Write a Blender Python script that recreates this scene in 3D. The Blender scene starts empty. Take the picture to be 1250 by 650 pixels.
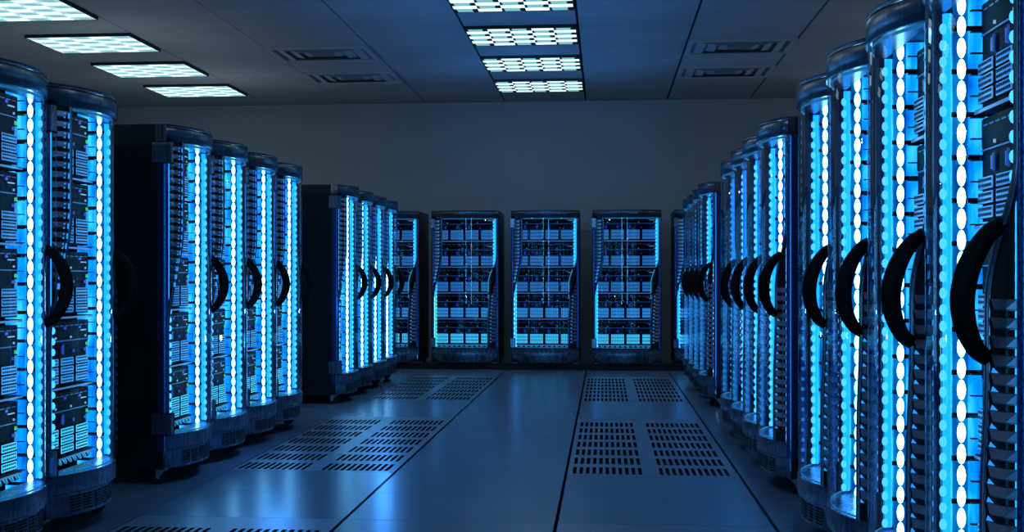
import bpy, math, random
from mathutils import Vector, Matrix
random.seed(7)
sc = bpy.context.scene
COL = sc.collection
PI = math.pi

# ------------------------------------------------------------------ materials
def mat_new(name):
    m = bpy.data.materials.new(name); m.use_nodes = True
    nt = m.node_tree; nt.nodes.clear()
    out = nt.nodes.new('ShaderNodeOutputMaterial')
    return m, nt, out

def pbr(name, col, rough=.5, metal=0.0, noise=0.0, scale=(4, 4, 4), bump=0.0, spec=.5, aniso=0.0, rvar=0.0, stint=(1, 1, 1)):
    m, nt, out = mat_new(name)
    b = nt.nodes.new('ShaderNodeBsdfPrincipled')
    b.inputs['Base Color'].default_value = (*col, 1)
    b.inputs['Roughness'].default_value = rough
    b.inputs['Metallic'].default_value = metal
    b.inputs['Specular IOR Level'].default_value = spec
    b.inputs['Anisotropic'].default_value = aniso
    if noise or bump or rvar:
        tc = nt.nodes.new('ShaderNodeTexCoord')
        mp = nt.nodes.new('ShaderNodeMapping'); mp.inputs['Scale'].default_value = scale
        nz = nt.nodes.new('ShaderNodeTexNoise'); nz.inputs['Scale'].default_value = 1.0; nz.inputs['Detail'].default_value = 4
        nt.links.new(tc.outputs['Object'], mp.inputs[0]); nt.links.new(mp.outputs[0], nz.inputs['Vector'])
        if noise:
            cr = nt.nodes.new('ShaderNodeValToRGB')
            cr.color_ramp.elements[0].position = .3; cr.color_ramp.elements[1].position = .7
            cr.color_ramp.elements[0].color = (*[c * (1 - noise) for c in col], 1)
            cr.color_ramp.elements[1].color = (*[min(1, c * (1 + noise)) for c in col], 1)
            nt.links.new(nz.outputs['Fac'], cr.inputs[0]); nt.links.new(cr.outputs[0], b.inputs['Base Color'])
        if rvar:
            mr = nt.nodes.new('ShaderNodeMapRange')
            mr.inputs['To Min'].default_value = max(.02, rough - rvar); mr.inputs['To Max'].default_value = rough + rvar
            nt.links.new(nz.outputs['Fac'], mr.inputs['Value']); nt.links.new(mr.outputs[0], b.inputs['Roughness'])
        if bump:
            bp = nt.nodes.new('ShaderNodeBump'); bp.inputs['Strength'].default_value = bump; bp.inputs['Distance'].default_value = .01
            nt.links.new(nz.outputs['Fac'], bp.inputs['Height']); nt.links.new(bp.outputs[0], b.inputs['Normal'])
    nt.links.new(b.outputs[0], out.inputs[0])
    b.inputs['Specular Tint'].default_value = (*stint, 1)
    return m

def emis(name, col, strength, sample=False, base=(0, 0, 0)):
    m, nt, out = mat_new(name)
    b = nt.nodes.new('ShaderNodeBsdfPrincipled')
    b.inputs['Base Color'].default_value = (*base, 1); b.inputs['Roughness'].default_value = .4
    b.inputs['Emission Color'].default_value = (*col, 1); b.inputs['Emission Strength'].default_value = strength
    nt.links.new(b.outputs[0], out.inputs[0])
    m.cycles.emission_sampling = 'FRONT_BACK' if sample else 'NONE'
    return m

def glow_mat(name, stops, strength, scale, tick, sample=True):
    """cyan halo of the light strings as emission, cloudy along its height, dark ticks"""
    m, nt, out = mat_new(name)
    tc = nt.nodes.new('ShaderNodeTexCoord')
    mp = nt.nodes.new('ShaderNodeMapping'); mp.inputs['Scale'].default_value = scale
    nz = nt.nodes.new('ShaderNodeTexNoise'); nz.inputs['Scale'].default_value = 1; nz.inputs['Detail'].default_value = 3
    cr = nt.nodes.new('ShaderNodeValToRGB')
    while len(cr.color_ramp.elements) < len(stops): cr.color_ramp.elements.new(.5)
    for e, (p, c) in zip(cr.color_ramp.elements, stops):
        e.position = p; e.color = (*c, 1)
    sx = nt.nodes.new('ShaderNodeSeparateXYZ')
    mul = nt.nodes.new('ShaderNodeMath'); mul.operation = 'MULTIPLY'; mul.inputs[1].default_value = tick
    fr = nt.nodes.new('ShaderNodeMath'); fr.operation = 'FRACT'
    gt = nt.nodes.new('ShaderNodeMath'); gt.operation = 'GREATER_THAN'; gt.inputs[1].default_value = .12
    st = nt.nodes.new('ShaderNodeMath'); st.operation = 'MULTIPLY'; st.inputs[1].default_value = strength
    e = nt.nodes.new('ShaderNodeEmission')
    L = nt.links.new
    L(tc.outputs['Object'], mp.inputs[0]); L(mp.outputs[0], nz.inputs['Vector']); L(nz.outputs['Fac'], cr.inputs[0])
    L(tc.outputs['Object'], sx.inputs[0]); L(sx.outputs['Z'], mul.inputs[0]); L(mul.outputs[0], fr.inputs[0])
    L(fr.outputs[0], gt.inputs[0]); L(gt.outputs[0], st.inputs[0])
    L(cr.outputs[0], e.inputs['Color']); L(st.outputs[0], e.inputs['Strength']); L(e.outputs[0], out.inputs[0])
    m.cycles.emission_sampling = 'FRONT_BACK' if sample else 'NONE'
    return m

def glass_mat(name):
    m, nt, out = mat_new(name)
    t = nt.nodes.new('ShaderNodeBsdfTransparent'); t.inputs[0].default_value = (.86, .93, 1, 1)
    g = nt.nodes.new('ShaderNodeBsdfGlossy'); g.inputs['Roughness'].default_value = 0.0; g.inputs[0].default_value = (.9, .97, 1, 1)
    fc = nt.nodes.new('ShaderNodeLayerWeight'); fc.inputs['Blend'].default_value = .5
    pw = nt.nodes.new('ShaderNodeMath'); pw.operation = 'POWER'; pw.inputs[1].default_value = 5
    lw = nt.nodes.new('ShaderNodeMath'); lw.operation = 'MULTIPLY_ADD'; lw.inputs[1].default_value = .75; lw.inputs[2].default_value = .035; lw.use_clamp = True
    nt.links.new(fc.outputs['Facing'], pw.inputs[0]); nt.links.new(pw.outputs[0], lw.inputs[0])
    mx = nt.nodes.new('ShaderNodeMixShader')
    nt.links.new(lw.outputs[0], mx.inputs[0]); nt.links.new(t.outputs[0], mx.inputs[1]); nt.links.new(g.outputs[0], mx.inputs[2])
    nt.links.new(mx.outputs[0], out.inputs[0])
    return m

M = dict(
    metal=pbr('brushed_blue_steel', (.24, .32, .43), .27, .92, noise=.18, scale=(45, 45, .6), aniso=.4, rvar=.06),
    post=pbr('post_blue_light', (.055, .14, .40), .28, .9, noise=.7, scale=(120, 120, 90)),  # speckled blue light on the posts is painted into the base colour
    metal_cap=pbr('dark_steel_cap', (.13, .16, .20), .25, .92, noise=.5, scale=(70, 70, .5), rvar=.06),
    louvre=pbr('louvre_steel', (.20, .25, .34), .38, .75, noise=.15, scale=(8, 8, 8)),
    body=pbr('black_panel', (.012, .014, .020), .38, .35, noise=.3, scale=(2, 2, 1)),
    black=pbr('matte_black', (.004, .004, .006), .75),
    inner=pbr('inner_black', (.002, .003, .006), .6, 0, spec=.04),
    rubber=pbr('black_rubber', (.016, .016, .018), .62, spec=.25),
    fork=pbr('caster_fork', (.5, .5, .52), .35, .6),
    handle=pbr('handle_black', (.002, .002, .003), .6, spec=.12),
    chassis=pbr('server_chassis', (.003, .006, .013), .6, 0, spec=.04),
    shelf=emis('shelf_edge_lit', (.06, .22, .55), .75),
    floor=pbr('floor_tile', (.17, .22, .27), .25, 0, noise=.08, scale=(1.2, .5, 1), spec=.8, stint=(.05, .34, 1)),
    vent_tile=pbr('perforated_tile', (.20, .235, .27), .32, 0, noise=.08, scale=(2, 2, 1), spec=.8, stint=(.05, .34, 1)),
    gap=pbr('seam_gap', (.002, .002, .003), .9),
    ceil=pbr('ceiling_tile', (.40, .41, .42), .8, 0, noise=.12, scale=(.5, .9, 1)),
    wall=pbr('painted_wall', (.33, .35, .37), .7, 0, noise=.07, scale=(.6, .6, .9)),
    vent=pbr('ceiling_vent_paint', (.46, .47, .49), .6),
    vent_in=pbr('ceiling_vent_shadow', (.20, .21, .23), .7),
    frame=pbr('fixture_frame', (.008, .010, .014), .5),
    glass=glass_mat('curved_glass'),
    oval=emis('white_cyan_led', (.24, .72, 1.0), 8.0),
    bead=emis('cyan_bead', (.05, .38, 1.0), 2.3),
    tube=emis('cyan_tube', (.004, .27, 1.0), 2.4),
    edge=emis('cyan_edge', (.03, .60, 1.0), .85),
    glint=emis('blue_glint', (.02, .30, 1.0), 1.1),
    bayA=emis('bay_lit_low', (.025, .20, .62), .9),  # bay plates glow to imitate light on them, brighter in the lower units
    bayB=emis('bay_lit_mid', (.03, .30, .80), 1.0),
    bayC=emis('bay_lit_high', (.045, .60, 1.0), 1.15),
    purple=emis('violet_led', (.04, .015, .7), .6),
    dot=emis('white_led', (.25, .55, .8), .8),
    green=emis('green_led', (.08, .85, .25), .7),
    line=emis('blue_line', (.01, .08, .30), .8),
    coil=emis('cyan_coil', (.04, .45, .9), .9),
    glow=glow_mat('cyan_halo_glow', [(.30, (0, .06, .36)), (.50, (0, .23, .85)), (.68, (.03, .42, 1))], 2.0, (10, 22, 5), 7.7),
    glow_dim=glow_mat('blue_halo_glow', [(.30, (0, .05, .25)), (.50, (0, .13, .50)), (.68, (0, .3, .8))], .9, (10, 22, 5), 7.7),
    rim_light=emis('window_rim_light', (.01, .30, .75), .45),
    lw=emis('lamp_white', (.74, .97, 1.0), 1.3, sample=True),
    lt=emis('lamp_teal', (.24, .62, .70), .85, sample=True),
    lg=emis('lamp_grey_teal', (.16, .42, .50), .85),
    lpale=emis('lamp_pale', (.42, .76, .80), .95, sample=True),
)

# ------------------------------------------------------------------ mesh builder
class MB:
    def __init__(s): s.v = []; s.f = []; s.mi = []; s.mats = []; s.sm = []
    def m(s, mat):
        if mat not in s.mats: s.mats.append(mat)
        return s.mats.index(mat)
    def face(s, pts, mat, smooth=False):
        b = len(s.v); s.v += [tuple(p) for p in pts]; s.f.append(tuple(range(b, b + len(pts)))); s.mi.append(s.m(mat)); s.sm.append(smooth)
    def box(s, x0, x1, y0, y1, z0, z1, mat):
        b = len(s.v)
        s.v += [(x, y, z) for z in (z0, z1) for y in (y0, y1) for x in (x0, x1)]
        for f in ((0, 2, 3, 1), (4, 5, 7, 6), (0, 1, 5, 4), (2, 6, 7, 3), (0, 4, 6, 2), (1, 3, 7, 5)):
            s.f.append(tuple(b + i for i in f)); s.mi.append(s.m(mat)); s.sm.append(False)
    def grid(s, rows, mat, smooth=True):
        b = len(s.v); n = len(rows[0])
        for r in rows: s.v += [tuple(p) for p in r]
        for i in range(len(rows) - 1):
            for j in range(n - 1):
                s.f.append((b + i * n + j, b + i * n + j + 1, b + (i + 1) * n + j + 1, b + (i + 1) * n + j)); s.mi.append(s.m(mat)); s.sm.append(smooth)
    def tube(s, path, radii, mat, seg=10, squash=None):
        rings = []
        for i, p in enumerate(path):
            p = Vector(p); a = Vector(path[max(0, i - 1)]); c = Vector(path[min(len(path) - 1, i + 1)])
            t = (c - a).normalized(); up = Vector((1, 0, 0)) if abs(t.x) < .9 else Vector((0, 1, 0))
            u = (up - t * up.dot(t)).normalized(); w = t.cross(u)
            r = radii[i] if hasattr(radii, '__len__') else radii
            ru, rw = (r, r) if squash is None else (r * squash[0], r * squash[1])
            rings.append([p + u * math.cos(2 * PI * k / seg) * ru + w * math.sin(2 * PI * k / seg) * rw for k in range(seg)])
        for r in rings: r.append(r[0])
        s.grid(rings, mat, True)
        s.face(rings[0][:-1][::-1], mat); s.face(rings[-1][:-1], mat)
    def cyl(s, a, b, r, mat, seg=16): s.tube([a, b], r, mat, seg)
    def ellip(s, c, rx, ry, rz, mat, nu=10, nv=6):
        rows = []
        for i in range(nv + 1):
            ph = -PI / 2 + PI * i / nv
            rows.append([(c[0] + rx * math.cos(ph) * math.cos(2 * PI * j / nu), c[1] + ry * math.cos(ph) * math.sin(2 * PI * j / nu), c[2] + rz * math.sin(ph)) for j in range(nu + 1)])
        s.grid(rows, mat, True)
    def build(s, name, parent=None, loc=None):
        me = bpy.data.meshes.new(name); me.from_pydata(s.v, [], s.f)
        for m in s.mats: me.materials.append(m)
        me.polygons.foreach_set('material_index', s.mi); me.polygons.foreach_set('use_smooth', s.sm)
        me.validate(); me.update()
        import bmesh
        bm = bmesh.new(); bm.from_mesh(me); bmesh.ops.remove_doubles(bm, verts=bm.verts, dist=1e-5); bm.to_mesh(me); bm.free()
        o = bpy.data.objects.new(name, me); COL.objects.link(o)
        if parent: o.parent = parent
        if loc: o.location = loc
        return o

def empty(name, loc=(0, 0, 0), rz=0, parent=None):
    o = bpy.data.objects.new(name, None); COL.objects.link(o)
    o.empty_display_size = .1; o.location = loc; o.rotation_euler = (0, 0, rz)
    if parent: o.parent = parent
    return o

def tag(o, label, cat, group=None, kind=None):
    if label: o['label'] = label
    if cat: o['category'] = cat
    if group: o['group'] = group
    if kind: o['kind'] = kind
    return o

KIDS = {}
def copy_tree(o, parent=None):
    c = o.copy(); COL.objects.link(c)
    if parent is not None: c.parent = parent
    for ch in list(o.children): copy_tree(ch, c)
    return c

# ------------------------------------------------------------------ camera
F = 1788.0; CX = 536.0; HY = 340.5
cam = bpy.data.cameras.new('camera'); co = bpy.data.objects.new('camera', cam); COL.objects.link(co)
cam.sensor_width = 36; cam.sensor_fit = 'HORIZONTAL'; cam.lens = 36 * F / 1250
cam.shift_x = (625 - CX) / 1250; cam.shift_y = (HY - 325) / 1250
cam.clip_start = .05
co.location = (0, 0, 1.2); co.rotation_euler = (PI / 2, 0, math.atan((738 - CX) / F))
sc.camera = co

# ------------------------------------------------------------------ room
XL, XR, YB, YF, ZC = -7.354, 5.626, 21.6, -1.8, 3.81
def struct(o): o['kind'] = 'structure'; return o

# floor: raised tiles with dark gaps, leaving out the perforated panels
FX0, FXP, FYP = -.2357, 1.053, .9
panels = [(-2.342, 3.6), (-2.342, 9.0), (-2.342, 14.4), (-.2357, 3.6), (-.2357, 9.0), (-.2357, 14.4)]
def in_panel(x, y):
    return any(px < x < px + FXP and py < y < py + 3.6 for px, py in panels)
mb = MB()
k0 = math.floor((XL - FX0) / FXP); k1 = math.ceil((XR - FX0) / FXP)
for k in range(k0, k1):
    for j in range(-2, 24):
        x0, x1 = max(XL, FX0 + k * FXP), min(XR, FX0 + (k + 1) * FXP)
        y0, y1 = max(YF, j * FYP), min(YB, (j + 1) * FYP)
        if x1 <= x0 or y1 <= y0 or in_panel((x0 + x1) / 2, (y0 + y1) / 2): continue
        g = .008 if k in (-1, 0, 1) else .003
        ga = .009 if -3 < k < 3 else .0022; gy = .0022
        mb.box(x0 + (ga if k in (-1, 0, 1) else .0022), x1 - (ga if k in (-2, -1, 0) else .0022), y0 + gy, y1 - gy, -.03, 0, M['floor'])
mb.face([(XL, YF, -.05), (XR, YF, -.05), (XR, YB, -.05), (XL, YB, -.05)], M['gap'])
fl = struct(mb.build('floor'))
# perforated panels
def perf_panel(x0, y0, ncol, name, label):
    mb = MB(); T = -.03
    W = FXP - .018
    # x bands: (start, end, solid?)
    xs = [0.0]; solid = []
    def band(w, s): xs.append(xs[-1] + w); solid.append(s)
    blocks = [(.030, .475), (.565, 1.005)]
    ncols = ncol
    cur = 0
    for (a, b), n in zip(blocks, ncols):
        band(a - xs[-1], True)
        p = (b - a) / n
        for i in range(n):
            band(p * .56, False); band(p * .44, True)
    band(W - xs[-1], True)
    ys = [0.0]; ysol = []
    def bandy(h, s): ys.append(ys[-1] + h); ysol.append(s)
    bandy(.035, True)
    for i in range(7):
        bandy(.33, False); bandy(.155, True)
    bandy(3.596 - ys[-1], True)
    for i in range(len(solid)):
        for j in range(len(ysol)):
            X0, X1, Y0, Y1 = xs[i], xs[i + 1], ys[j], ys[j + 1]
            if solid[i] or ysol[j]:
                mb.face([(X0, Y0, 0), (X1, Y0, 0), (X1, Y1, 0), (X0, Y1, 0)], M['vent_tile'])
            else:
                for a, b in (((X0, Y0), (X1, Y0)), ((X1, Y0), (X1, Y1)), ((X1, Y1), (X0, Y1)), ((X0, Y1), (X0, Y0))):
                    mb.face([(*a, 0), (*b, 0), (*b, T), (*a, T)], M['gap'])
    mb.face([(0, 0, T), (W, 0, T), (W, 3.596, T), (0, 3.596, T)], M['gap'])
    for a, b in (((0, 0), (W, 0)), ((W, 0), (W, 3.596)), ((W, 3.596), (0, 3.596)), ((0, 3.596), (0, 0))):
        mb.face([(*a, 0), (*b, 0), (*b, T), (*a, T)], M['gap'])
    o = mb.build(name, loc=(x0 + .009, y0 + .002, 0))
    return tag(o, label, 'floor panel', 'perforated floor panels along the aisle')
PL = {(-2.342, 3.6): 'slotted floor panel at the bottom left of the aisle, cut off by the photo edge',
      (-2.342, 9.0): 'slotted floor panel with blue glare in the middle of the left side of the aisle',
      (-2.342, 14.4): 'slotted floor panel at the far end of the aisle, left side before the back racks',
      (-.2357, 3.6): 'slotted floor panel at the bottom right of the aisle, only its far slots in view',
      (-.2357, 9.0): 'slotted floor panel in the middle of the right side of the aisle, black slots sharp',
      (-.2357, 14.4): 'slotted floor panel at the far end of the aisle, right side before the back racks'}
for p in panels:
    perf_panel(p[0], p[1], (11, 11), 'perforated_floor_panel', PL[p])

# ceiling tiles
CX0, CXP, CY0, CYP = -.274, 1.18, 20.24, 1.02
mb = MB()
for k in range(-6, 5):
    for j in range(-2, 22):
        x0, x1 = max(XL, CX0 + k * CXP), min(XR, CX0 + (k + 1) * CXP)
        y0, y1 = max(YF, CY0 - j * CYP), min(YB, CY0 - (j - 1) * CYP)
        if x1 - x0 < .02 or y1 - y0 < .02: continue
        g = .013 if k in (-2, -1, 0, 1, 2) else .006
        mb.box(x0 + (g if k > -3 else .004), x1 - (g if k < 2 and k > -4 else .005), y0 + .0015, y1 - .0015, ZC, ZC + .03, M['ceil'])
mb.face([(XL, YF, ZC + .035), (XL, YB, ZC + .035), (XR, YB, ZC + .035), (XR, YF, ZC + .035)], M['gap'])
struct(mb.build('ceiling'))
for nm, (a, b, c, d) in dict(wall_back=(XL - .1, XR + .1, YB, YB + .1), wall_left=(XL - .1, XL, YF, YB), wall_right=(XR, XR + .1, YF, YB), wall_front=(XL - .1, XR + .1, YF - .1, YF)).items():
    mb = MB(); mb.box(a, b, c, d, -.05, ZC + .04, M['wall']); struct(mb.build(nm))

# ------------------------------------------------------------------ ceiling fixtures
def ceiling_light(y0, kx, dark, label, group):
    x0 = CX0 + kx * CXP
    w, d, h = CXP - .02, 1.10, .035
    t = empty('ceiling_light', (x0 + .01, y0, ZC))
    tag(t, label, 'ceiling light', group)
    mb = MB(); e = .012
    mb.box(0, e, 0, d, -h, 0, M['frame']); mb.box(w - e, w, 0, d, -h, 0, M['frame'])
    mb.box(e, w - e, 0, e, -h, 0, M['frame']); mb.box(e, w - e, d - e, d, -h, 0, M['frame'])
    mb.build('frame', t)
    mb = MB(); nx, ny = 5, 7; z = -h + .004
    cw = (w - 2 * e) / nx; cd = (d - 2 * e) / ny
    for i in range(nx):
        for j in range(ny):
            a, b = e + i * cw, e + (i + 1) * cw; c, f = e + j * cd, e + (j + 1) * cd
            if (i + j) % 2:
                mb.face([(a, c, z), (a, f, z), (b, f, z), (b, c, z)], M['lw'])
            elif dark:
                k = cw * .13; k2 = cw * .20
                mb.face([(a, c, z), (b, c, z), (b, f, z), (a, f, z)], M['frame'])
                # flat teal face drawn as a scooped reflector; black corners stand for blade shadow
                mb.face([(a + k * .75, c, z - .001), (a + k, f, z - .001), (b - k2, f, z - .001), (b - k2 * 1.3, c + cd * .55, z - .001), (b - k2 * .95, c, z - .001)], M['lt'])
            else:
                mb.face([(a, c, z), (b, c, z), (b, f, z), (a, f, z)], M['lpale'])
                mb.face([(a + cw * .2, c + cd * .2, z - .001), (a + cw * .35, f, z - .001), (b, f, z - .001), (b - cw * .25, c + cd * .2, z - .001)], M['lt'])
    mb.build('louvre_diffuser', t)
    return t
YS = [13.0, 15.06, 17.1, 19.13]
ordn = ['cut off by photo top', 'second from camera', 'third from camera', 'farthest from camera']
for y, nm in zip(YS, ordn):
    ceiling_light(y, -1, True, 'white ceiling light with black checkered louvres over aisle, ' + nm, 'louvred ceiling lights over the aisle')
for y, nm in zip(YS, ordn):
    ceiling_light(y, -5, False, 'pale white ceiling light above the left racks, ' + nm, 'ceiling lights above the left racks')

def ceiling_vent(y0, kx, label, g):
    x0 = CX0 + kx * CXP; w, d = CXP - .02, .98
    t = empty('ceiling_vent', (x0 + .01, y0, ZC)); tag(t, label, 'ceiling vent', 'square air vents in the ceiling')
    mb = MB(); e = .05; h = .028
    mb.box(0, e, 0, d, -h, 0, M['vent']); mb.box(w - e, w, 0, d, -h, 0, M['vent'])
    mb.box(e, w - e, 0, e, -h, 0, M['vent']); mb.box(e, w - e, d - e, d, -h, 0, M['vent'])
    mb.build('frame', t)
    mb = MB(); mb.box(e, w - e, e, d - e, -.004, 0, M['vent_in']); mb.build('backing', t)
    for n in range(3):
        mb = MB(); a = e + .05 + n * .13; b = a + .09; z0, z1 = -.028, -.006
        o1 = [(a, a * d / w, z1), (w - a, a * d / w, z1), (w - a, d - a * d / w, z1), (a, d - a * d / w, z1)]
        o2 = [(b, b * d / w, z0), (w - b, b * d / w, z0), (w - b, d - b * d / w, z0), (b, d - b * d / w, z0)]
        for i in range(4):
            j = (i + 1) % 4
            mb.face([o1[i], o1[j], o2[j], o2[i]], M['vent'] if i % 2 else M['vent_in'])
        mb.build('vane', t)
    mb = MB(); q = .44
    mb.box(q, w - q, q * d / w, d - q * d / w, -.026, -.02, M['vent_in']); mb.build('centre_plate', t)
for y, nm in ((16.18, 'nearer the camera'), (18.18, 'nearer the back wall')):
    ceiling_vent(y, -3, 'grey square ceiling vent between the light columns, ' + nm, 0)
    ceiling_vent(y, 1, 'grey square ceiling vent right of the aisle lights, ' + nm, 0)

# ------------------------------------------------------------------ rack prototype (front = -Y)
HW = .447; SAG = .122; R = (HW * HW + SAG * SAG) / (2 * SAG)
HT = 2.1; DEP = 1.08
def arc(x, off=0.0):
    """point on the bowed front at local x, pushed outwards by off"""
    cy = R - SAG
    a = math.asin(max(-1, min(1, x / R)))
    return ((R + off) * math.sin(a), cy - (R + off) * math.cos(a))
def S(t):
    t = max(0, min(1, t)); return t * t * (3 - 2 * t)
def xl(z): return -.423 + .120 * S((z - .90) / .62)
def xr(z): return .305 + .018 * S((z - .6) / .4) + .097 * S((z - 1.14) / .36)
def lin(a, b, n): return [a + (b - a) * i / (n - 1) for i in range(n)]
ZW0, ZW1 = .29, 2.0

def make_proto():
    root = empty('server_rack')
    # cabinet shell
    mb = MB(); t = .02; B = M['body']; z0, z1 = .09, 2.085
    mb.box(-HW, -HW + t, 0.012, DEP, z0, z1, B); mb.box(HW - t, HW, 0.012, DEP, z0, z1, B)
    mb.box(-HW + t, HW - t, DEP - t, DEP, z0, z1, B)
    mb.box(-HW + t, HW - t, .03, DEP - t, z0, z0 + t, B); mb.box(-HW + t, HW - t, .03, DEP - t, z1 - t, z1, B)
    mb.box(-HW + t, HW - t, .30, .31, z0 + t, z1 - t, M['inner'])
    mb.build('cabinet', root)
    # side vents (slots on both side panels)
    for s in (-1, 1):
        mb = MB(); x = s * (HW + .001)
        for (ya, yb, za, zb, n) in ((.15, .42, .16, .27, 6), (.50, .80, .16, .27, 6), (.12, .62, .46, .80, 9)):
            for i in range(n):
                z = za + (zb - za) * (i + .5) / n; hh = (zb - za) / n * .28
                xa, xb = (x, x + s * .004)
                mb.box(min(xa, xb), max(xa, xb), ya, yb, z - hh, z + hh, M['gap'])
                mb.box(min(xa, xb), max(xa, xb), ya, yb, z + hh, z + hh * 1.5, M['body'])
        mb.build('side_vent', root)
    # roof cap following the bow
    def band(mb, zs, off, mat, xa=-HW, xb=HW, n=25):
        rows = [[(*arc(x, off), z) for x in lin(xa, xb, n)] for z in zs]
        mb.grid(rows[::-1], mat, True)
    mb = MB()
    band(mb, (2.0, 2.078), .006, M['metal_cap']); band(mb, (2.084, 2.1), .006, M['metal_cap']); band(mb, (2.078, 2.084), .001, M['gap'])
    for z, y1 in ((2.1, .06), (2.0, .0)):
        xs = lin(-HW, HW, 25)
        mb.grid([[(*arc(x, .006), z) for x in xs], [(x, y1, z) for x in xs]], M['metal_cap'], False)
    for s in (-1, 1):
        p = arc(s * HW, .006)
        mb.face([(p[0], p[1], 2.0), (p[0], p[1], 2.1), (s * HW, .06, 2.1), (s * HW, .06, 2.0)], M['metal_cap'])
    mb.box(-HW, HW, .06, DEP, 2.085, 2.1, M['body'])
    mb.build('roof_cap', root)
    # corner posts
    for s in (-1, 1):
        mb = MB()
        pts = []
        for i in range(9):
            a = PI * i / 8
            pts.append((s * (HW - .018) + .021 * math.cos(a) * s, .008 - .021 * math.sin(a)))
        rows = [[(p[0], p[1], z) for p in pts] for z in (.2, 2.0)]
        if s > 0: rows = rows[::-1]
        mb.grid(rows, M['post'], True)
        xa = s * (HW + .003)
        mb.face([(xa, .012, .2), (xa, .05, .2), (xa, .05, 2.0), (xa, .012, 2.0)], M['post'])
        mb.build('corner_post', root)
    # door: plates left and right of the window, bottom band, rims
    mb = MB()
    zs = lin(ZW0, ZW1, 44)
    for fn, e in ((xl, -HW + .03), (xr, HW - .03)):
        rows = []
        for z in zs:
            xs = lin(min(e, fn(z)), max(e, fn(z)), 5); rows.append([(*arc(x, -.004), z) for x in xs])
        mb.grid(rows[::-1], M['black'], True)
    band(mb, (.205, .215), .004, M['metal']); band(mb, (.215, .29), .004, M['metal']); band(mb, (.2, .205), -.004, M['gap'])
    xs = lin(-HW, HW, 25)
    mb.grid([[(*arc(x, .004), .29) for x in xs], [(x, .03, .29) for x in xs]], M['metal'], False)
    # rims of the window
    for fn in (xl, xr):
        sgn = -1 if fn is xl else 1
        rows = []
        for z in zs:
            a = fn(z)
            rows.append([(*arc(a, -.016), z), (*arc(a, .005), z), (*arc(a + sgn * .012, .005), z), (*arc(a + sgn * .012, -.016), z)])
        mb.grid(rows if fn is xl else rows, M['metal_cap'], True)
    door = mb.build('door', root)
    # glass
    mb = MB(); rows = []
    for z in zs:
        rows.append([(*arc(x, 0), z) for x in lin(xl(z), xr(z), 21)])
    mb.grid(rows[::-1], M['glass'], True)
    mb.build('glass_pane', door)
    # louvres
    def louvre(side):
        mb = MB()
        if side < 0: z_lo, z_hi = 1.00, 1.975
        else: z_lo, z_hi = .315, 1.15
        p = .0465; n = int((z_hi - z_lo) / p)
        xe = side * (HW - .048); mb.grid([[(*arc(xe, -.0025), z), (*arc(xe - side * .01, -.0025), z)] for z in (z_hi - n * p, z_hi)], M['louvre'], False)
        for i in range(n):
            z = z_hi - (i + 1) * p
            zi = z + p * .5
            if side < 0:
                xo, xi = -HW + .030, xl(zi) - .016
            else:
                xo, xi = HW - .024, xr(zi) + .016
            wd = abs(xi - xo)
            if wd < .012: continue
            ch = min(.022, wd * .3) * (1 if side < 0 else -1)
            cols = lin(xo, xi, 6)
            rows = []
            prof = [(-.003, p * 1.0, 0.0), (.010, p * .97, 0.0), (.018, p * .46, 1.0), (.015, p * .38, 1.0), (-.003, p * .36, 1.0)]
            for off, dz, k in prof:
                r = []
                for c_i, x in enumerate(cols):
                    f = c_i / 5
                    xx = x - ch * k * f
                    oo = off if 0 < c_i < 5 else min(off, -.002)
                    r.append((*arc(xx, oo), z + dz))
                rows.append(r)
            mb.grid(rows[::-1] if False else rows, M['louvre'], False)
            # emissive faces painted in as light leaking between the blades
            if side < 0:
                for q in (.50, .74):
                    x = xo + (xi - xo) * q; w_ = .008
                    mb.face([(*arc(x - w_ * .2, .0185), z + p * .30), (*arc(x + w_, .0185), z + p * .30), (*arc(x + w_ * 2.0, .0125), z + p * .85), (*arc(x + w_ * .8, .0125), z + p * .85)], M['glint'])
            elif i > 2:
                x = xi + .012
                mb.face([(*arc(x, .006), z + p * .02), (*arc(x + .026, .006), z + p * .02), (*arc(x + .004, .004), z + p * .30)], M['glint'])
        return mb.build('side_louvre', door)
    louvre(-1); louvre(1)
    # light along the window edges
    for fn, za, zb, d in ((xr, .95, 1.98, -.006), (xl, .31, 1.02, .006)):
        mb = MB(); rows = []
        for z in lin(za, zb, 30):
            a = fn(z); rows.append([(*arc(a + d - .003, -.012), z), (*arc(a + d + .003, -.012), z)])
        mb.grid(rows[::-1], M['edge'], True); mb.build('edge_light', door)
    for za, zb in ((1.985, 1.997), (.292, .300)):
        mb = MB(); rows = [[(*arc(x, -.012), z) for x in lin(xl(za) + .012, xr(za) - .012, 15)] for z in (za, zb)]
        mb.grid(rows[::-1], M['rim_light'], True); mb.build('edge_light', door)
    # handle
    mb = MB(); path = []; rad = []
    for i in range(21):
        u = i / 20; z = 1.335 - u * .335
        x = .375 - .05 * u
        off = -.004 + .092 * math.sin(PI * u) ** .62
        path.append((*arc(x, off), z)); rad.append(.019 + .008 * math.sin(PI * u))
    mb.tube(path, rad, M['handle'], 12, squash=(.85, 1.15))
    mb.build('handle', door)
    # hinges on the left corner
    for za, zb in ((1.87, 2.0), (.286, .418)):
        mb = MB(); x0 = -HW - .006; e = .006
        fr_ = -.036
        mb.box(x0, -HW - .001, fr_, .085, za + e, zb - e, M['metal']); mb.box(-HW - .001, -HW + .05, fr_, -.022, za + e, zb - e, M['metal'])
        for a, b in ((za, za + e), (zb - e, zb)):
            mb.box(x0 - .002, -HW - .001, fr_ - .003, .088, a, b, M['gap']); mb.box(-HW - .001, -HW + .055, fr_ - .003, -.020, a, b, M['gap'])
        mb.box(-HW + .05, -HW + .055, fr_ - .003, -.020, za + e, zb - e, M['gap'])
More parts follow.
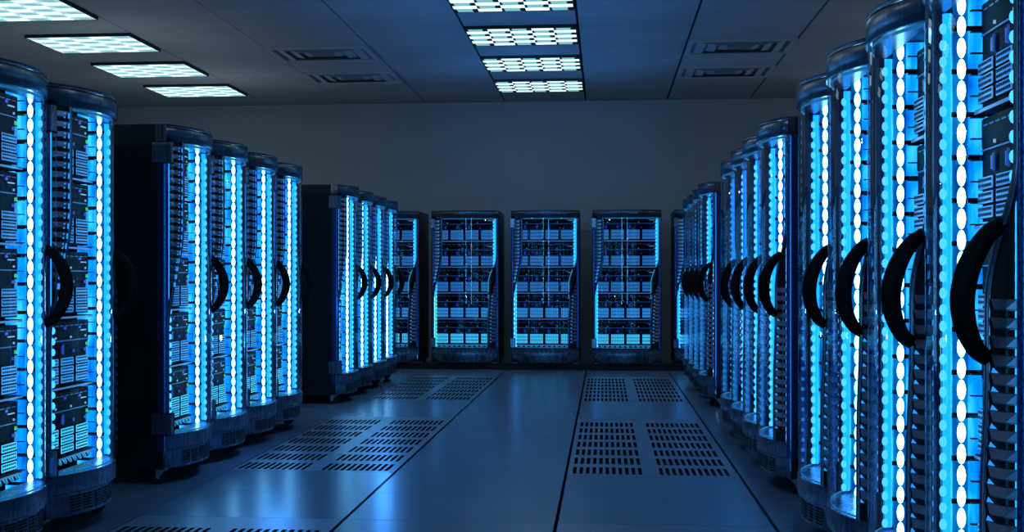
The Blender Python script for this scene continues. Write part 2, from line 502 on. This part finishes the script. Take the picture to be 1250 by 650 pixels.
        mb.box(x0 - .002, -HW - .001, .080, .088, za + e, zb - e, M['gap'])
        mb.build('hinge', door)
    # base with grille
    mb = MB()
    ins = .016
    rows = [[(*arc(x, -ins), z) for x in lin(-HW + .012, HW - .012, 25)] for z in (.092, .2)]
    mb.grid(rows[::-1], M['metal'], True)
    xs = lin(-HW + .012, HW - .012, 25)
    mb.grid([[(*arc(x, -ins), .092) for x in xs], [(x, .05, .092) for x in xs]], M['black'], False)
    mb.build('base_panel', root)
    mb = MB()
    for r_ in range(6):
        z = .108 + r_ * .0135
        for c_ in range(6):
            xa = -.30 + c_ * .102; xb = xa + .082
            rows = [[(*arc(x, -ins + .002), zz) for x in lin(xa, xb, 4)] for zz in (z, z + .008)]
            mb.grid(rows[::-1], M['gap'], True)
            rows = [[(*arc(x, -ins + .0025), zz) for x in lin(xa, xb, 4)] for zz in (z - .002, z + .0005)]
            mb.grid(rows[::-1], M['metal'], True)
    mb.build('base_grille', root)
    # casters
    for sx in (-1, 1):
        for sy in (0, 1):
            c = Vector((sx * (HW - .055), .035 + sy * (DEP - .13), 0))
            mb = MB()
            mb.box(c.x - .03, c.x + .03, c.y - .03, c.y + .03, .084, .092, M['fork'])
            for s in (-1, 1):
                xx = c.x + s * .021
                mb.face([(xx, c.y - .028, .086), (xx, c.y + .028, .086), (xx, c.y + .035, .045), (xx, c.y + .02, .036), (xx, c.y + .005, .05)], M['fork'])
                mb.face([(xx + s * .003, c.y - .028, .086), (xx + s * .003, c.y + .028, .086), (xx + s * .003, c.y + .035, .045), (xx + s * .003, c.y + .02, .036), (xx + s * .003, c.y + .005, .05)], M['fork'])
            ca = mb.build('caster', root)
            mb = MB(); y = c.y + .02
            mb.cyl((c.x - .017, y, .043), (c.x + .017, y, .043), .0425, M['rubber'], 20)
            mb.cyl((c.x - .026, y, .043), (c.x + .026, y, .043), .012, M['fork'], 12)
            mb.build('wheel', ca)
    # light strips
    for s in (-1, 1):
        mb = MB(); z = .155; x = s * .417
        while z < 2.05:
            mb.ellip((x, .054, z), .009, .013, .0315, M['oval']); z += .0645
        mb.build('oval_light_string', root)
        mb = MB(); z = .315; x = s * .384
        mb.cyl((x + s * .008, .006, .30), (x + s * .008, .006, 1.995), .013, M['tube'], 8)
        i = 0
        while z < 1.99:
            mb.ellip((x - s * .003, -.008, z), .010, .011, .017, M['bead'], 8, 5); z += .0495; i += 1
        mb.build('bead_light_string', root)
        mb = MB(); x = s * (HW - .0215)
        for ya, yb, mt, za, zb in ((.016, .030, M['glow'], .30, 2.0), (.030, .075, M['glow_dim'], .13, 2.06), (.075, .175, M['glow'], .13, 2.06)):
            pts = [(x, ya, za), (x, yb, za), (x, yb, zb), (x, ya, zb)]
            mb.face(pts if s < 0 else pts[::-1], mt)  # glowing faces on the side wall imitate the halo of the light strings
        # little bracket ticks
        for k in range(29):
            zz = .20 + k * .0645
            xa, xb = sorted((x, x - s * .02)); mb.box(xa, xb, .080, .120, zz, zz + .004, M['black'])
        mb.build('halo_panel', root)
    # servers
    for n in range(5):
        zb = 1.70 - n * .345
        mb = MB(); fy = .115
        mb.box(-.415, .415, fy, .28, zb + .016, zb + .325, M['chassis'])
        mb.box(-.425, .425, fy - .02, .28, zb - .004, zb + .006, M['chassis'])
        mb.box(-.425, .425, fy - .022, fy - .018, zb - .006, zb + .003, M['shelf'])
        # inset dark fascia strips and ribs
        mb.box(-.41, .41, fy - .004, fy, zb + .235, zb + .320, M['inner'])
        mb.box(-.41, .41, fy - .006, fy - .003, zb + .226, zb + .231, M['line'])
        for k in range(12):
            xx = -.38 + k * .066
            mb.box(xx, xx + .045, fy - .006, fy - .003, zb + .300, zb + .304, M['line'])
        su = mb.build('server_unit', root)
        bm_ = M['bayC'] if n == 4 else (M['bayB'] if n == 3 else M['bayA'])
        for c_, xc in enumerate((-.321, -.118, .085, .290)):
            mb = MB(); w = .083
            for r_ in range(3):
                z = zb + .024 + r_ * .043
                mb.box(xc - w, xc + w, fy - .014, fy - .001, z, z + .035, M['chassis'])
                mb.box(xc - w, xc + w, fy - .016, fy - .014, z, z + .035, M['bayB'] if (c_ == 0 and n == 3) else bm_)
                for hh in range(2):
                    for q in range(7):
                        xq = xc - w + .010 + q * .0215
                        mb.box(xq, xq + .0115, fy - .018, fy - .0155, z + .006 + hh * .016, z + .0145 + hh * .016, M['black'])
            mb.build('drive_bay', su)
        mb = MB()
        for xx in (-.275, -.120, .038):
            mb.box(xx - .008, xx + .005, fy - .010, fy - .004, zb + .165, zb + .205, M['purple'])
            mb.box(xx + .014, xx + .019, fy - .010, fy - .004, zb + .160, zb + .212, M['line'])
        for xx in (.190, .345):
            mb.box(xx - .008, xx + .008, fy - .010, fy - .004, zb + .168, zb + .182, M['purple'])
        for xx in (-.25, -.047, .156, .361):
            mb.box(xx - .004, xx + .004, fy - .010, fy - .004, zb + .240, zb + .250, M['dot'])
        for xx in (.072, .275):
            mb.box(xx - .014, xx + .014, fy - .010, fy - .004, zb + .284, zb + .296, M['purple'])
        mb.box(.295, .365, fy - .010, fy - .004, zb + .272, zb + .277, M['dot'])
        mb.box(.372, .392, fy - .010, fy - .004, zb + .195, zb + .212, M['green'])
        mb.box(.374, .394, fy - .010, fy - .004, zb + .145, zb + .188, M['bayB'])
        mb.build('indicator_light', su)
    # row of coils along the bottom
    mb = MB(); fy = .09
    for k in range(12):
        xc = -.385 + k * .067
        for rr in (.022, .012):
            pts = [(xc + rr * math.cos(a) * .85, fy + .01 * math.sin(a), .313 + .0 + rr * math.sin(a) * .75) for a in lin(0, 2 * PI, 15)]
            mb.tube(pts, .0018, M['coil'], 4)
    mb.box(-.40, .40, .095, .20, .292, .334, M['chassis'])
    mb.build('fan_row', root)
    return root

proto = make_proto()
PITCH = .915
def ycen(i): return 8.7225 + (i - 3) * PITCH
racks = []
LG = {-1: 'left row, front group', 0: ''}
left = [
 (0, 'leftmost server rack, its glass door cut off by the photo edge', 'front group of the left row'),
 (1, 'second server rack from the left edge, rear wheel showing, beside the wide black panel', 'front group of the left row'),
 (3, 'server rack with wide black side panel and caster, first of left middle group', 'middle group of the left row'),
 (4, 'glowing server rack, second of the left middle group after the black side panel', 'middle group of the left row'),
 (5, 'glowing server rack, third of the left middle group', 'middle group of the left row'),
 (6, 'server rack at the far end of the left middle group, before the floor gap', 'middle group of the left row'),
 (9, 'server rack with black side panel, first of the far left group', 'far group of the left row'),
 (10, 'narrow-looking server rack, second of the far left group', 'far group of the left row'),
 (11, 'narrow-looking server rack, third of the far left group', 'far group of the left row'),
 (12, 'last server rack of the left row, overlapping the back racks', 'far group of the left row')]
right = [
 (-2, 'largest server rack, at the right edge, broad louvres and big black handle', 'front group of the right row'),
 (-1, 'tall server rack next to the largest one, second from the right edge', 'front group of the right row'),
 (0, 'tall server rack with bright cyan tube, third from the right edge', 'front group of the right row'),
 (1, 'server rack at the far end of the right front group, beside the dark gap', 'front group of the right row'),
 (3, 'server rack just past the dark gap on the right, full louvre column showing', 'middle group of the right row'),
 (4, 'slim-looking server rack, second of the right middle group', 'middle group of the right row'),
 (5, 'slim-looking server rack, third of the right middle group', 'middle group of the right row'),
 (6, 'slim-looking server rack, last of the right middle group', 'middle group of the right row'),
 (9, 'small distant server rack with louvre column, first of the far right group', 'far group of the right row'),
 (10, 'small distant server rack, second of the far right group', 'far group of the right row'),
 (11, 'small distant server rack, third of the far right group', 'far group of the right row'),
 (12, 'small distant server rack, last of the right row by the back racks', 'far group of the right row')]
back = [
 (-2.90, 'server rack against the back wall, half hidden by the left row'),
 (-1.838, 'front-facing server rack at the back, leftmost of the three fully seen'),
 (-.778, 'front-facing server rack in the middle of the back row'),
 (.288, 'front-facing server rack at the back, rightmost of the three fully seen'),
 (1.353, 'server rack against the back wall, half hidden by the right row')]
first = True
def place(x, y, rz, label, group):
    global first
    r = proto if first else copy_tree(proto)
    first = False
    r.location = (x, y, 0); r.rotation_euler = (0, 0, rz)
    tag(r, label, 'server rack', group); racks.append(r)
    return r
for i, lb, g in left: place(-2.535, ycen(i), PI / 2, lb, 'racks in the ' + g)
for i, lb, g in right: place(1.015, ycen(i), -PI / 2, lb, 'racks in the ' + g)
for x, lb in back: place(x, 19.21 + SAG, 0, lb, 'racks along the back wall')

# low black strip below the back racks
mb = MB(); mb.box(-3.9, 2.4, 19.30, 19.34, 0, .085, M['black'])
struct(mb.build('trim_1'))

# ------------------------------------------------------------------ lights
def lamp(kind, name, loc, energy, col, size=.05, rot=None, **kw):
    l = bpy.data.lights.new(name, kind); l.energy = energy; l.color = col
    if kind == 'AREA':
        l.shape = 'RECTANGLE'; l.size, l.size_y = size
    else: l.shadow_soft_size = size
    for k, v in kw.items(): setattr(l, k, v)
    o = bpy.data.objects.new(name, l); COL.objects.link(o); o.location = loc
    if rot: o.rotation_euler = rot
    return o
BLUE = (.05, .30, 1.0)
UP = (PI, 0, 0)
for y in (8.0, 11.0, 14.0, 17.5):
    lamp('SPOT', 'ceiling_blue_fill', (-.7, y, 1.0), 82, BLUE, .02, rot=UP, spot_size=math.radians(125), spot_blend=1.0)  # unseen spots added to turn the ceiling over the aisle blue
lamp('SPOT', 'wall_blue_fill', (-.95, 15.0, 2.9), 110, (.08, .36, 1.0), .02, rot=(math.radians(97), 0, 0), spot_size=math.radians(56), spot_blend=1.0)  # unseen spot added for the blue glow on the back wall
for x, y, z, e in ((-2.0, 13.2, .9, 9), (-2.15, 9.5, .8, 12)):
    lamp('POINT', 'floor_streak_fill', (x, y, z), e, BLUE, .02)  # unseen point lamps added for blue streaks on the left floor
for y in (4, 8, 12, 16):
    lamp('AREA', 'ceiling_panel_fill', (-.87, y, ZC - .06), 16, (.22, .50, 1.0), (1.1, 1.0))  # area lamps for the aisle fixtures' light, blue tint added to colour the floor
for x in (-5.2, 4.1):
    for y in (5, 10, 15, 18.5):
        lamp('POINT', 'side_aisle_fill', (x, y, 2.4), 17, (.66, .84, 1.0), .02)  # unseen neutral fill added to brighten walls and ceiling
for x in (-2.6, .9):
    lamp('AREA', 'rear_highlight_fill', (x, YF + .1, 1.7), 50, (.10, .50, 1.0), (.35, 2.4), rot=(PI / 2, 0, 0))  # fill added behind the camera for blue highlights on the rack metal
w = bpy.data.worlds.new('world'); sc.world = w; w.use_nodes = True
w.node_tree.nodes['Background'].inputs[0].default_value = (.02, .05, .09, 1)
w.node_tree.nodes['Background'].inputs[1].default_value = .3

# ------------------------------------------------------------------ look
sc.view_settings.view_transform = 'Standard'; sc.view_settings.look = 'None'
sc.cycles.max_bounces = 6; sc.cycles.diffuse_bounces = 2; sc.cycles.glossy_bounces = 4
sc.cycles.transparent_max_bounces = 12; sc.cycles.sample_clamp_indirect = 3.0
sc.cycles.use_denoising = True
